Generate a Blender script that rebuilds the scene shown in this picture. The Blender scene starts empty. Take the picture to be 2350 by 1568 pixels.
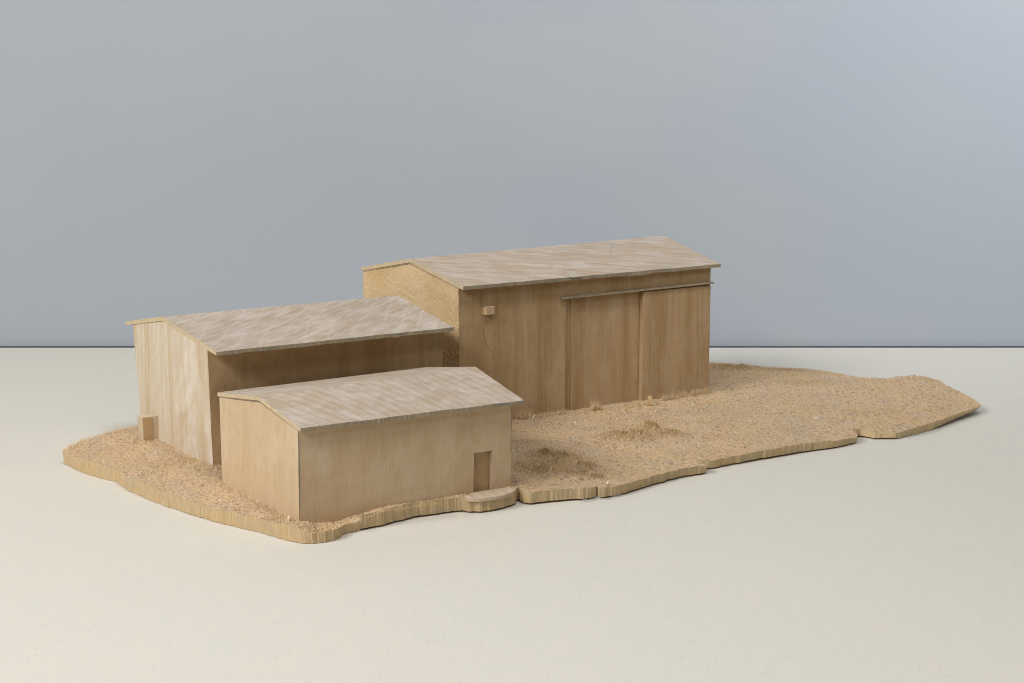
import bpy, bmesh, math, random
import numpy as np
from mathutils import Vector, Matrix, noise, geometry

random.seed(7); rng = np.random.default_rng(7)
S = bpy.context.scene
COL = S.collection

# ------------------------------------------------------------------ camera, light, exposure
W, H, F = 2350.0, 1568.0, 3500.0
CX, CY = W/2, H/2
PITCH = math.atan((CY-198.0)/F)
CAM_H = 0.36
cam = bpy.data.cameras.new('camera'); camo = bpy.data.objects.new('camera', cam); COL.objects.link(camo)
camo.location = (0, 0, CAM_H); camo.rotation_euler = (math.pi/2-PITCH, 0, 0)
cam.sensor_width = 36; cam.lens = 36*F/W; cam.clip_start = 0.05; cam.clip_end = 30
S.camera = camo

wd = bpy.data.worlds.new('World'); S.world = wd; wd.use_nodes = True
bg = wd.node_tree.nodes['Background']; bg.inputs[0].default_value = (1.0, 0.95, 0.88, 1); bg.inputs[1].default_value = 0.075

def area(name, loc, target, size, sizey, power, color, spread=180):
    l = bpy.data.lights.new(name, 'AREA'); l.shape = 'RECTANGLE'; l.size = size; l.size_y = sizey
    l.energy = power; l.color = color; l.spread = math.radians(spread)
    o = bpy.data.objects.new(name, l); COL.objects.link(o); o.location = loc
    o.rotation_euler = (Vector(target)-Vector(loc)).to_track_quat('-Z', 'Y').to_euler()
    return o
area('softbox_key', (-1.90, 0.03, 1.76), (0, 1.5, 0.0), 1.0, 0.85, 60, (1.0, 0.985, 0.955))
area('top_fill', (0.25, 0.62, 2.2), (0.05, 1.35, 0.0), 0.8, 0.6, 21, (1.0, 0.98, 0.96))  # added fill lamp from above for the table, roofs and small front
area('softbox_front', (-0.95, -0.6, 1.45), (0, 1.5, 0.05), 0.45, 0.45, 11, (1.0, 0.97, 0.93))
area('backdrop_wash', (1.9, 1.15, 1.3), (1.02, 2.11, 0.8), 0.8, 0.8, 6.6, (0.84, 0.91, 1.0), 62)  # added lamp that brightens only the right of the backdrop

S.view_settings.view_transform = 'Standard'; S.view_settings.look = 'None'
S.view_settings.gamma = 1; S.view_settings.exposure = 0.0
S.view_settings.use_curve_mapping = False
S.cycles.filter_width = 1.05

# ------------------------------------------------------------------ helpers
C0 = Vector((0, 0, CAM_H)); cp, sp = math.cos(PITCH), math.sin(PITCH)
VR, VF, VU = Vector((1, 0, 0)), Vector((0, cp, -sp)), Vector((0, sp, cp))
def ray(x, y): return VR*((x-CX)/F) + VF - VU*((y-CY)/F)
def at(x, y, z):                       # point of the real model at height z (metres) measured off the photo
    d = ray(x, y); return C0 + d*((z-CAM_H)/d.z)
def on_plane(x, y, p0, n):
    d = ray(x, y); return C0 + d*(n.dot(p0-C0)/n.dot(d))

def link(name, me, mats, parent=None):
    o = bpy.data.objects.new(name, me); COL.objects.link(o)
    for m in (mats if isinstance(mats, (list, tuple)) else [mats]): me.materials.append(m)
    if parent: o.parent = parent
    return o
def mesh(name, vs, fs, mats, parent=None, mi=None, smooth=False):
    me = bpy.data.meshes.new(name); me.from_pydata([tuple(v) for v in vs], [], fs)
    if mi: me.polygons.foreach_set('material_index', mi)
    if smooth: me.polygons.foreach_set('use_smooth', [True]*len(me.polygons))
    me.update()
    return link(name, me, mats, parent)
def empty(name, loc, rz, label, cat, group=None):
    o = bpy.data.objects.new(name, None); COL.objects.link(o); o.empty_display_size = 0.02
    o.location = loc; o.rotation_euler = (0, 0, rz); tag(o, label, cat, group); return o
def tag(o, label, cat, group=None):
    o['label'] = label; o['category'] = cat
    if group: o['group'] = group
def wob(p, f, a, seed=0.0):
    return noise.noise_vector(Vector(p)*f + Vector((seed, seed*1.7, seed*0.3)))*a

# ------------------------------------------------------------------ materials
class NT:
    def __init__(s, name):
        s.m = bpy.data.materials.new(name); s.m.use_nodes = True; s.t = s.m.node_tree; s.n = s.t.nodes
        s.b = s.n['Principled BSDF']; s.b.inputs['Roughness'].default_value = 0.8
        s.b.inputs['Specular IOR Level'].default_value = 0.25
    def new(s, k, **kw):
        n = s.n.new(k)
        for a, v in kw.items(): setattr(n, a, v)
        return n
    def L(s, a, b): s.t.links.new(a, b)
    def coord(s, scale=(1, 1, 1), rot=(0, 0, 0), loc=(0, 0, 0)):
        c = s.new('ShaderNodeTexCoord')
        r = s.new('ShaderNodeMapping'); r.inputs['Rotation'].default_value = rot; r.inputs['Location'].default_value = loc
        q = s.new('ShaderNodeMapping'); q.inputs['Scale'].default_value = scale
        s.L(c.outputs['Object'], r.inputs[0]); s.L(r.outputs[0], q.inputs[0]); return q.outputs[0]
    def noise(s, vec, scale=1, detail=4, rough=0.55, dist=0.0):
        n = s.new('ShaderNodeTexNoise'); s.L(vec, n.inputs['Vector']); n.inputs['Scale'].default_value = scale
        n.inputs['Detail'].default_value = detail; n.inputs['Roughness'].default_value = rough
        n.inputs['Distortion'].default_value = dist; return n.outputs['Fac']
    def wave(s, vec, scale, kind='BANDS', dist=2, detail=2, dscale=1.5, prof='SAW', d='X'):
        n = s.new('ShaderNodeTexWave', wave_type=kind, wave_profile=prof)
        if kind == 'BANDS': n.bands_direction = d
        else: n.rings_direction = 'SPHERICAL'
        s.L(vec, n.inputs['Vector']); n.inputs['Scale'].default_value = scale; n.inputs['Distortion'].default_value = dist
        n.inputs['Detail'].default_value = detail; n.inputs['Detail Scale'].default_value = dscale
        return n.outputs['Fac']
    def ramp(s, fac, stops):
        n = s.new('ShaderNodeValToRGB'); s.L(fac, n.inputs[0]); e = n.color_ramp.elements
        while len(e) < len(stops): e.new(0.5)
        for i, (p, c) in enumerate(stops):
            e[i].position = p; e[i].color = (c[0], c[1], c[2], 1) if isinstance(c, (tuple, list)) else (c, c, c, 1)
        return n.outputs[0]
    def mix(s, fac, a, b, mode='MIX'):
        n = s.new('ShaderNodeMix', data_type='RGBA', blend_type=mode)
        for sock, v in ((n.inputs[0], fac), (n.inputs[6], a), (n.inputs[7], b)):
            if isinstance(v, (int, float)): sock.default_value = v
            elif isinstance(v, tuple): sock.default_value = (v[0], v[1], v[2], 1)
            else: s.L(v, sock)
        return n.outputs[2]
    def math(s, op, a, b=0.0):
        n = s.new('ShaderNodeMath', operation=op)
        for sock, v in ((n.inputs[0], a), (n.inputs[1], b)):
            if isinstance(v, (int, float)): sock.default_value = v
            else: s.L(v, sock)
        return n.outputs[0]
    def bump(s, h, strength, dist=0.001):
        n = s.new('ShaderNodeBump'); s.L(h, n.inputs['Height']); n.inputs['Strength'].default_value = strength
        n.inputs['Distance'].default_value = dist; s.L(n.outputs[0], s.b.inputs['Normal'])
    def out(s, c): s.L(c, s.b.inputs['Base Color']); return s.m

def wall_wood(name, a, b, c, seed, streak=1.0):
    """limewood cut with its grain upright: a main tone, b darker streaks, c pale rubbed streaks"""
    t = NT(name); lo = (seed*0.37, seed*0.61, seed*0.13)
    band = t.noise(t.coord((42, 42, 1.8), loc=lo), 1, 3, 0.5, 0.6)
    fine = t.noise(t.coord((260, 260, 9), loc=lo), 1, 4, 0.6, 0.3)
    hair = t.noise(t.coord((1100, 1100, 34), loc=lo), 1, 2, 0.5)
    blot = t.noise(t.coord((16, 16, 12), loc=lo), 1, 4, 0.6, 0.8)
    mott = t.noise(t.coord((130, 130, 90), loc=lo), 1, 3, 0.6)
    col = t.mix(t.math('MULTIPLY', t.ramp(band, [(0.40, 0.0), (0.60, 1.0)]), 0.80*streak), a, b)
    col = t.mix(t.math('MULTIPLY', t.ramp(fine, [(0.50, 0.0), (0.74, 1.0)]), 0.50*streak), col, c)
    col = t.mix(t.math('MULTIPLY', t.ramp(blot, [(0.50, 0.0), (0.66, 1.0)]), 0.5), col, c)
    col = t.mix(t.math('MULTIPLY', t.ramp(mott, [(0.36, 0.8), (0.5, 0.0)]), 0.40), col, b)
    col = t.mix(t.math('MULTIPLY', t.ramp(hair, [(0.36, 1.0), (0.5, 0.0)]), 0.09), col, (0.20, 0.12, 0.06))
    h = t.math('ADD', t.math('MULTIPLY', fine, 0.6), t.math('ADD', t.math('MULTIPLY', hair, 0.3), mott))
    t.bump(h, 0.30, 0.0006)
    return t.out(col)

def roof_wood(name, a, b, white, kind, seed):
    t = NT(name); lo = (seed*0.37, seed*0.61, seed*0.13)
    R = math.radians
    if kind == 'cross':      # two families of diagonal saw marks
        w1 = t.wave(t.coord((1, 1, 1), rot=(0, 0, R(55)), loc=lo), 34, dist=2.6, dscale=0.6)
        w2 = t.wave(t.coord((1, 1, 1), rot=(0, 0, R(32)), loc=lo), 16, dist=5.0, dscale=0.6)
        st = t.coord((24, 110, 110), rot=(0, 0, R(-36)), loc=lo)
    elif kind == 'arc':      # arcs of a circular saw across the slope
        w1 = t.wave(t.coord((1, 0.62, 0.1), loc=(0.13, 0.11, 0)), 33, 'RINGS', dist=1.2, dscale=3)
        w2 = t.wave(t.coord((1, 1, 1), rot=(0, 0, R(-12)), loc=lo), 25, dist=5.0, dscale=1)
        st = t.coord((70, 70, 70), rot=(0, 0, R(14)), loc=lo)
    else:                    # long streaks running down to the eave
        w1 = t.wave(t.coord((1, 1, 1), rot=(0, 0, R(118)), loc=lo), 30, dist=3.0, dscale=0.5)
        w2 = t.wave(t.coord((1, 1, 1), rot=(0, 0, R(103)), loc=lo), 18, dist=5.0, dscale=0.6)
        st = t.coord((14, 150, 150), rot=(0, 0, R(27)), loc=lo)
    s = t.noise(st, 1, 4, 0.6, 0.4)
    patch = t.noise(t.coord((34, 34, 34), loc=lo), 1, 3, 0.55, 0.4)
    fib = t.noise(t.coord((60, 900, 900), loc=lo), 1, 3, 0.6)
    big = t.noise(t.coord((11, 11, 11), loc=lo), 1, 2, 0.5)
    f = t.math('ADD', t.math('MULTIPLY', s, 0.52), t.math('MULTIPLY', patch, 0.48)) if kind != 'arc' else t.math('ADD', t.math('MULTIPLY', s, 0.40), t.math('ADD', t.math('MULTIPLY', patch, 0.52), t.math('MULTIPLY', w1, 0.06)))
    base = t.mix(t.ramp(patch, [(0.38, 0.0), (0.62, 1.0)]), a, b)
    col = t.mix(t.ramp(f, [(0.42, 0.0), (0.60, 0.95)]), base, white)
    fade = t.ramp(t.noise(t.coord((30, 30, 30), loc=(seed, 3, 1)), 1, 3, 0.6), [(0.34, 0.35), (0.56, 1.0)])
    k1 = {'arc': 0.38, 'cross': 0.42, 'long': 0.32}[kind]
    col = t.mix(t.math('MULTIPLY', t.math('MULTIPLY', t.ramp(w1, [(0.0, 1.0), (0.30, 0.0)]), k1), fade), col, tuple(c*0.82 for c in b))
    col = t.mix(t.math('MULTIPLY', t.math('MULTIPLY', t.ramp(w1, [(0.70, 0.0), (1.0, 1.0)]), k1), fade), col, tuple(min(1, c*1.15) for c in white))
    col = t.mix(t.math('MULTIPLY', t.math('MULTIPLY', t.ramp(w2, [(0.80, 0.0), (1.0, 1.0)]), 0.12 if kind == 'arc' else 0.5), fade), col, tuple(min(1, c*1.12) for c in white))
    col = t.mix(t.math('MULTIPLY', t.ramp(fib, [(0.40, 1.0), (0.52, 0.0)]), 0.14), col, b)
    col = t.mix(t.math('MULTIPLY', t.ramp(big, [(0.42, 0.5), (0.6, 0.0)]), 0.4), col, (0.34, 0.29, 0.24))
    t.bump(t.math('ADD', f, t.math('ADD', t.math('MULTIPLY', w1, 0.10), t.math('MULTIPLY', fib, 0.4))), 0.35, 0.0008)
    return t.out(col)

def edge_wood(name, a, b, grey, k=1.0):
    t = NT(name)
    v = t.noise(t.coord((420*k, 420*k, 26)), 1, 4, 0.6, 0.3)
    g = t.noise(t.coord((40, 40, 90)), 1, 3, 0.6)
    d = t.noise(t.coord((900*k, 900*k, 40)), 1, 2, 0.5)
    col = t.mix(t.ramp(v, [(0.38, 0.0), (0.62, 1.0)]), b, a)
    col = t.mix(t.math('MULTIPLY', t.ramp(g, [(0.46, 0.0), (0.64, 1.0)]), 0.55), col, grey)
    col = t.mix(t.math('MULTIPLY', t.ramp(d, [(0.33, 1.0), (0.42, 0.0)]), 0.25), col, (0.20, 0.13, 0.065))
    t.bump(v, 0.7, 0.001)
    return t.out(col)

def end_grain(name, a, b, pale):
    t = NT(name)
    n1 = t.noise(t.coord((30, 30, 30)), 1, 4, 0.6, 0.5)
    n2 = t.noise(t.coord((700, 700, 900)), 1, 4, 0.7, 0.2)
    n3 = t.noise(t.coord((150, 150, 650), loc=(3, 1, 2)), 1, 4, 0.6, 0.6)
    col = t.mix(t.ramp(n1, [(0.38, 0.0), (0.64, 1.0)]), a, b)
    col = t.mix(t.ramp(n2, [(0.50, 0.0), (0.70, 0.45)]), col, pale)
    col = t.mix(t.math('MULTIPLY', t.ramp(n3, [(0.30, 1.0), (0.42, 0.0)]), 0.45), col, (0.36, 0.25, 0.12))
    t.bump(t.math('ADD', n2, t.math('MULTIPLY', n3, 0.6)), 0.7, 0.0010)
    return t.out(col)

M_small = wall_wood('pale_lime_wood', (0.56, 0.415, 0.26), (0.49, 0.35, 0.20), (0.63, 0.495, 0.35), 1.0, 0.7)
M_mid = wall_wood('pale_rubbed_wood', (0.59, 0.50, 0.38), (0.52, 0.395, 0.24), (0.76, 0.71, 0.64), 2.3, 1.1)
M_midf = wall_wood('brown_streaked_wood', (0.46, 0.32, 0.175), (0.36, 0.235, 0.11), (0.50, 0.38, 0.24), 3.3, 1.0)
M_block = wall_wood('block_wood', (0.58, 0.48, 0.345), (0.53, 0.42, 0.28), (0.64, 0.57, 0.46), 9.3, 0.6)
M_big = wall_wood('brown_lime_wood', (0.445, 0.305, 0.165), (0.35, 0.225, 0.105), (0.50, 0.375, 0.235), 4.1, 1.1)
M_door = wall_wood('door_wood', (0.47, 0.325, 0.18), (0.365, 0.235, 0.11), (0.53, 0.405, 0.265), 6.7, 1.2)
M_gend = end_grain('rough_end_grain', (0.62, 0.46, 0.265), (0.55, 0.385, 0.19), (0.72, 0.61, 0.43))
M_ochre = end_grain('ochre_end_grain', (0.53, 0.37, 0.20), (0.47, 0.31, 0.15), (0.58, 0.43, 0.26))
R_small = roof_wood('roof_arc_sawn', (0.435, 0.34, 0.245), (0.38, 0.295, 0.215), (0.54, 0.475, 0.41), 'arc', 1.0)
R_mid = roof_wood('roof_cross_sawn', (0.42, 0.33, 0.24), (0.37, 0.29, 0.215), (0.55, 0.485, 0.42), 'cross', 2.0)
R_big = roof_wood('roof_long_sawn', (0.435, 0.335, 0.24), (0.39, 0.30, 0.215), (0.54, 0.475, 0.405), 'long', 3.0)
E_roof = edge_wood('roof_edge_wood', (0.40, 0.33, 0.22), (0.29, 0.245, 0.17), (0.22, 0.205, 0.18))
E_gable = edge_wood('roof_gable_edge_wood', (0.60, 0.49, 0.32), (0.53, 0.41, 0.25), (0.44, 0.38, 0.28))
E_rail = edge_wood('rail_wood', (0.40, 0.32, 0.21), (0.30, 0.24, 0.16), (0.25, 0.22, 0.18))
E_base = edge_wood('base_edge_wood', (0.61, 0.46, 0.27), (0.50, 0.36, 0.19), (0.47, 0.385, 0.25), 1.9)
def plain(name, c, r=0.8):
    t = NT(name); t.b.inputs['Roughness'].default_value = r
    n = t.noise(t.coord((600, 600, 600)), 1, 3); return t.out(t.mix(n, c, tuple(x*0.8 for x in c)))
M_pale = plain('fresh_chip_wood', (0.74, 0.62, 0.46)); M_white = plain('white_chip', (0.82, 0.77, 0.70))
M_crack = plain('dark_crack_wood', (0.23, 0.15, 0.08)); M_lint = plain('grey_lint', (0.62, 0.64, 0.66), 0.9)  # dark brown for crack lines, grey for lint
M_pencil = plain('pencil_line', (0.22, 0.20, 0.17))

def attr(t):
    n = t.new('ShaderNodeAttribute', attribute_name='torn_shade'); return n.outputs['Fac']
def soil_mat():
    t = NT('gouged_wood')
    n1 = t.noise(t.coord((16, 16, 16)), 1, 4, 0.6, 0.6)
    n2 = t.noise(t.coord((760, 760, 760)), 1, 3, 0.6, 0.3)
    n3 = t.noise(t.coord((48, 48, 48), loc=(2, 2, 2)), 1, 4, 0.6)
    n5 = t.noise(t.coord((300, 300, 300), loc=(2, 5, 2)), 1, 3, 0.6)
    col = t.mix(t.ramp(n1, [(0.38, 0.0), (0.60, 1.0)]), (0.64, 0.465, 0.30), (0.67, 0.475, 0.27))
    col = t.mix(t.ramp(n3, [(0.50, 0.0), (0.66, 0.45)]), col, (0.55, 0.45, 0.345))
    col = t.mix(t.ramp(n5, [(0.36, 0.9), (0.47, 0.0)]), col, (0.30, 0.19, 0.095))  # dark specks: dirt, and the shade of pits put into the colour
    col = t.mix(t.ramp(n2, [(0.56, 0.0), (0.68, 0.6)]), col, (0.72, 0.60, 0.45))
    col = t.mix(t.math('MULTIPLY', attr(t), 0.95), col, (0.30, 0.185, 0.08))  # torn wood, darkened further: shade between the fibres painted into the colour
    t.bump(t.math('ADD', n2, n5), 1.0, 0.0020)
    return t.out(col)
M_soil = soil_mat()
def fibre_mat():
    t = NT('wood_fibre')
    g = t.new('ShaderNodeNewGeometry')
    n1 = t.noise(t.coord((16, 16, 16)), 1, 4, 0.6, 0.6)
    n3 = t.noise(t.coord((48, 48, 48), loc=(2, 2, 2)), 1, 4, 0.6)
    col = t.ramp(g.outputs['Random Per Island'], [(0.0, (0.34, 0.22, 0.115)), (0.22, (0.60, 0.43, 0.265)), (0.80, (0.74, 0.55, 0.36)), (1.0, (0.92, 0.81, 0.65))])
    col = t.mix(t.ramp(n1, [(0.38, 0.0), (0.60, 0.42)]), col, (0.68, 0.46, 0.225))
    col = t.mix(t.ramp(n3, [(0.48, 0.0), (0.62, 0.5)]), col, (0.62, 0.52, 0.41))
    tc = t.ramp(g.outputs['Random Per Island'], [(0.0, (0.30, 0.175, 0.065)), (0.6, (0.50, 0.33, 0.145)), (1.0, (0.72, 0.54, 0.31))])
    col = t.mix(t.math('MULTIPLY', attr(t), 0.85), col, tc)  # torn fibres ochre, with the shade of their gaps painted in
    return t.out(col)
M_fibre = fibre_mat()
def table_mat():
    t = NT('off_white_board'); t.b.inputs['Roughness'].default_value = 0.75
    n1 = t.noise(t.coord((3, 3, 3)), 1, 4, 0.6, 0.3)
    n2 = t.noise(t.coord((70, 28, 70)), 1, 5, 0.65, 0.6)
    n3 = t.noise(t.coord((420, 170, 420)), 1, 3, 0.6, 0.8)
    n4 = t.noise(t.coord((42, 42, 42), loc=(4, 7, 1)), 1, 1, 0.5)
    col = t.mix(t.ramp(n1, [(0.35, 0.0), (0.65, 1.0)]), (0.63, 0.605, 0.535), (0.61, 0.595, 0.535))
    col = t.mix(t.ramp(n2, [(0.45, 0.0), (0.60, 0.35)]), col, (0.665, 0.622, 0.555))
    col = t.mix(t.math('MULTIPLY', t.ramp(n3, [(0.58, 0.0), (0.70, 1.0)]), 0.40), col, (0.50, 0.47, 0.41))
    col = t.mix(t.math('MULTIPLY', t.ramp(n4, [(0.20, 1.0), (0.26, 0.0)]), 0.10), col, (0.5, 0.48, 0.45))
    t.bump(n3, 0.12, 0.0005)
    return t.out(col)
def wall_mat():
    t = NT('blue_grey_backdrop'); t.b.inputs['Roughness'].default_value = 0.7
    n1 = t.noise(t.coord((2.2, 2.2, 2.2)), 1, 4, 0.55, 0.5)
    n2 = t.noise(t.coord((3.2, 3.2, 5.5)), 1, 3, 0.5, 0.2)
    n4 = t.noise(t.coord((17, 17, 17), loc=(1, 7, 3)), 1, 1, 0.5)
    col = t.mix(t.ramp(n1, [(0.35, 0.0), (0.65, 1.0)]), (0.345, 0.378, 0.415), (0.372, 0.395, 0.42))
    col = t.mix(t.ramp(n2, [(0.42, 0.0), (0.60, 0.8)]), col, (0.352, 0.378, 0.426))
    col = t.mix(t.math('MULTIPLY', t.ramp(n4, [(0.17, 1.0), (0.22, 0.0)]), 0.10), col, (0.3, 0.32, 0.35))
    return t.out(col)

# ------------------------------------------------------------------ setting
def box(name, lo, hi, mat, parent=None, bevel=0.0):
    bm = bmesh.new(); bmesh.ops.create_cube(bm, size=1)
    for v in bm.verts: v.co = Vector([lo[i]+(v.co[i]+0.5)*(hi[i]-lo[i]) for i in range(3)])
    if bevel: bmesh.ops.bevel(bm, geom=bm.edges[:], offset=bevel, segments=2, affect='EDGES')
    me = bpy.data.meshes.new(name); bm.to_mesh(me); bm.free(); return link(name, me, mat, parent)
TE = 2.0986
o = box('tabletop', (-1.6, 0.25, -0.03), (1.6, TE, 0.0), table_mat(), bevel=0.0008); o['kind'] = 'structure'
o = box('backdrop', (-2.2, TE+0.008, 0.0006), (2.2, TE+0.03, 1.7), wall_mat()); o['kind'] = 'structure'
o = box('gap_shade_strip', (-2.2, TE+0.004, -0.03), (2.2, TE+0.0075, 0.0002), plain('gap_shade', (0.07, 0.08, 0.10))); o['kind'] = 'structure'  # dark strip added as the shade of the gap behind the table

# ------------------------------------------------------------------ outline of the carved base: top-edge pixel + height in mm
OUT = [(144,1035,13.4),(189,1055,13.4),(240,1070,13.4),(266,1074,13.4),(271,1081,14.2),(300,1096,14.3),(339,1114,14),(403,1137,13.2),(450,1153,13),(498,1167,12.8),(560,1181,12.8),
 (608,1194,12.8),(655,1205,13.6),(684,1211,13),(700,1220,10.5),(716,1224,9.2),(745,1222,9),(765,1218,9),(778,1212,8.6),(783,1209,8.2),(787,1205.5,8),(797,1203,8),(826,1197,8),(829,1183,13.2),
 (880,1171,14),(950,1153,14.3),(1010,1146,13.8),(1060,1142,13.2),(1072,1145,13),(1100,1145,13),(1126,1142,13),(1150,1138,12.9),(1174,1131,12.8),(1184,1125,12.8),(1187,1121,12.5),(1189,1119,12.5),
 (1193,1123,12.2),(1203,1128,11.9),(1215,1130,11.8),(1272,1123,12.3),(1320,1121,11.6),(1356,1119,11.3),(1366,1117.5,11),(1369.5,1114.5,11),(1375,1119,10.6),(1416,1116,10.2),(1440,1111,9.8),
 (1464,1103,9.6),(1500,1092,9.5),(1531,1084,9.6),(1534,1082,9.6),(1572,1075,9.2),(1619,1070,8.4),(1622,1067,8.4),(1596,1054,9.8),(1606,1056,9.4),(1625,1058,8.8),(1636,1057,8.8),(1690,1046,9.2),(1746,1035,9.7),
 (1800,1026,9.9),(1843,1019,9.8),(1925,1010,8.4),(1965,1004,7.4),(1966,996,7.6),(1962,986,9),(1975,984,9),(1990,988,8.2),(2009,993,7.4),(2057,994,7),(2101,982,8),(2145,968,9),(2190,953,9.2),
 (2216,943,9.4),(2246,934,9),(2251,929,10),(2240,918,12),(2220,908,14),(2185,890,16),(2149,873,18),(2120,869,19),(2086,868,19),(2060,868,17.5),(2036,869.5,16),(1968,865,15),(1900,853,16),(1850,846,17),
 (1776,844,18),(1700,839,20),(1650,836,21),(1628,834,21)]
BACK = [(0.14,1.90,20),(0.0,1.845,19),(-0.09,1.785,18),(-0.19,1.715,17),(-0.31,1.655,16)]
LEFTP = [(313,981,14),(285,984,14),(244,994,14),(205,1006,13.5),(173,1019,13.4),(152,1030,13.4)]
def key(t): x, y, z = t; return at(x, y, z/1000)
ctl = [key(t) for t in OUT] + [Vector((x, y, z/1000)) for x, y, z in BACK] + [key(t) for t in LEFTP]
INNER = [(600,1165,14.5),(510,1112,14.2),(690,1200,14),(489,1072,15),(340,1015,14.2),(420,1060,14.6),(1171,1118,14),(1060,1139,13.5),(900,1160,14.2),(1250,1060,12.5),(1300,1090,12),(1240,1010,13.5),
 (1185,960,15.2),(1300,948,15.5),(1400,935,16),(1500,920,16.4),(1625,897,16.8),(1400,1000,14.5),(1450,1060,11.5),(1600,1000,12.5),(1700,960,13.5),(1750,900,15.5),(1700,880,17),(1800,940,13),(1850,890,14.5),
 (1900,960,11.5),(1950,920,12),(2000,900,14),(2080,900,17),(2120,930,13.5),(2060,950,10.5),(2160,920,13),(1350,1040,12.3),(1540,1040,11),(1700,1020,10.5)]
inner = [key(t) for t in INNER] + [Vector((-0.28,1.50,0.015)), Vector((-0.15,1.60,0.016)), Vector((-0.06,1.45,0.015)), Vector((0.0,1.7,0.017)), Vector((0.1,1.8,0.018)), Vector((-0.2,1.35,0.0148)), Vector((-0.1,1.30,0.0148))]
CT = np.array([tuple(p) for p in ctl+inner])
BUMPS = [(1488,986,0.0095,0.009,0.016),(1460,998,0.0055,0.012,0.012),(1412,1003,0.0050,0.018,0.010),(1535,994,0.0045,0.016,0.012),(1385,1008,0.003,0.010,0.010),
 (1255,1042,0.0060,0.016,0.010),(1300,1052,0.0060,0.016,0.009),(1345,1066,0.0045,0.014,0.009),(1235,1074,-0.0045,0.016,0.012),(1305,1082,-0.0035,0.014,0.008),(1370,1086,-0.0025,0.010,0.008),(1210,1028,0.004,0.01,0.012),
 (1430,1024,-0.0040,0.028,0.009),(1545,1016,-0.0030,0.014,0.009),(1345,1014,-0.0020,0.012,0.01),(2086,885,0.006,0.03,0.02),(1310,1096,0.0035,0.03,0.006),(1700,895,-0.007,0.034,0.014),(1740,868,0.005,0.04,0.012),
 (1900,895,0.003,0.03,0.012),(1960,925,-0.004,0.028,0.016),(2120,915,0.004,0.02,0.016),(1640,985,0.002,0.02,0.01),(280,1015,0.003,0.02,0.012),(420,1090,0.002,0.016,0.012),(350,1060,-0.002,0.012,0.012)]
BP = [(at(x, y, 0.014), h, sx, sy) for x, y, h, sx, sy in BUMPS]
def terr(X, Y):
    X = np.asarray(X, float); Y = np.asarray(Y, float); out = np.zeros_like(X); ws = np.zeros_like(X)
    for px, py, pz in CT:
        w = 1.0/((X-px)**2+(Y-py)**2+2e-6)**1.6; out += w*pz; ws += w
    z = out/ws
    for p, h, sx, sy in BP:
        z = z + h*np.exp(-((X-p.x)/sx)**2-((Y-p.y)/sy)**2)
    return z
TORN_SHADE = [(1490,988,1.0,0.016,0.018),(1462,1000,1.0,0.014,0.013),(1415,1005,1.0,0.022,0.010),(1535,996,0.8,0.020,0.012),(1385,1008,0.7,0.012,0.009),(1250,1068,0.75,0.030,0.026),(1330,1078,0.55,0.026,0.014),
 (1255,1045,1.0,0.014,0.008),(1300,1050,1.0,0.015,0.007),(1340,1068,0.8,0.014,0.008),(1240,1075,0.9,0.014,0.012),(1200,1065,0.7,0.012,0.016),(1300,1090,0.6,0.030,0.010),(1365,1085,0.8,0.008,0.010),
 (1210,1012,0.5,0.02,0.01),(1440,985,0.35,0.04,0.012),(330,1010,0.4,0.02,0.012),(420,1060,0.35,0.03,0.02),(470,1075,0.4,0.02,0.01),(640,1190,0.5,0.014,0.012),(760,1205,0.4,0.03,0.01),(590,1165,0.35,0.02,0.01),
 (1680,855,0.9,0.035,0.022),(1780,855,0.45,0.035,0.018),(1850,880,0.35,0.04,0.012),(2110,880,0.3,0.03,0.02),(2000,940,0.25,0.04,0.02)]  # torn spots, also carrying the painted shade right of the small shed
TP = [(at(x, y, 0.014), h, sx, sy) for x, y, h, sx, sy in TORN_SHADE]
def torn_shade(X, Y):
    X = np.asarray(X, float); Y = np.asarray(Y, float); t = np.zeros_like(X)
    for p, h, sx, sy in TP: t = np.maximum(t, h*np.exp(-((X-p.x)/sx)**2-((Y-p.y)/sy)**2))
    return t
def tz(x, y): return float(terr([x], [y])[0])

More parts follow.
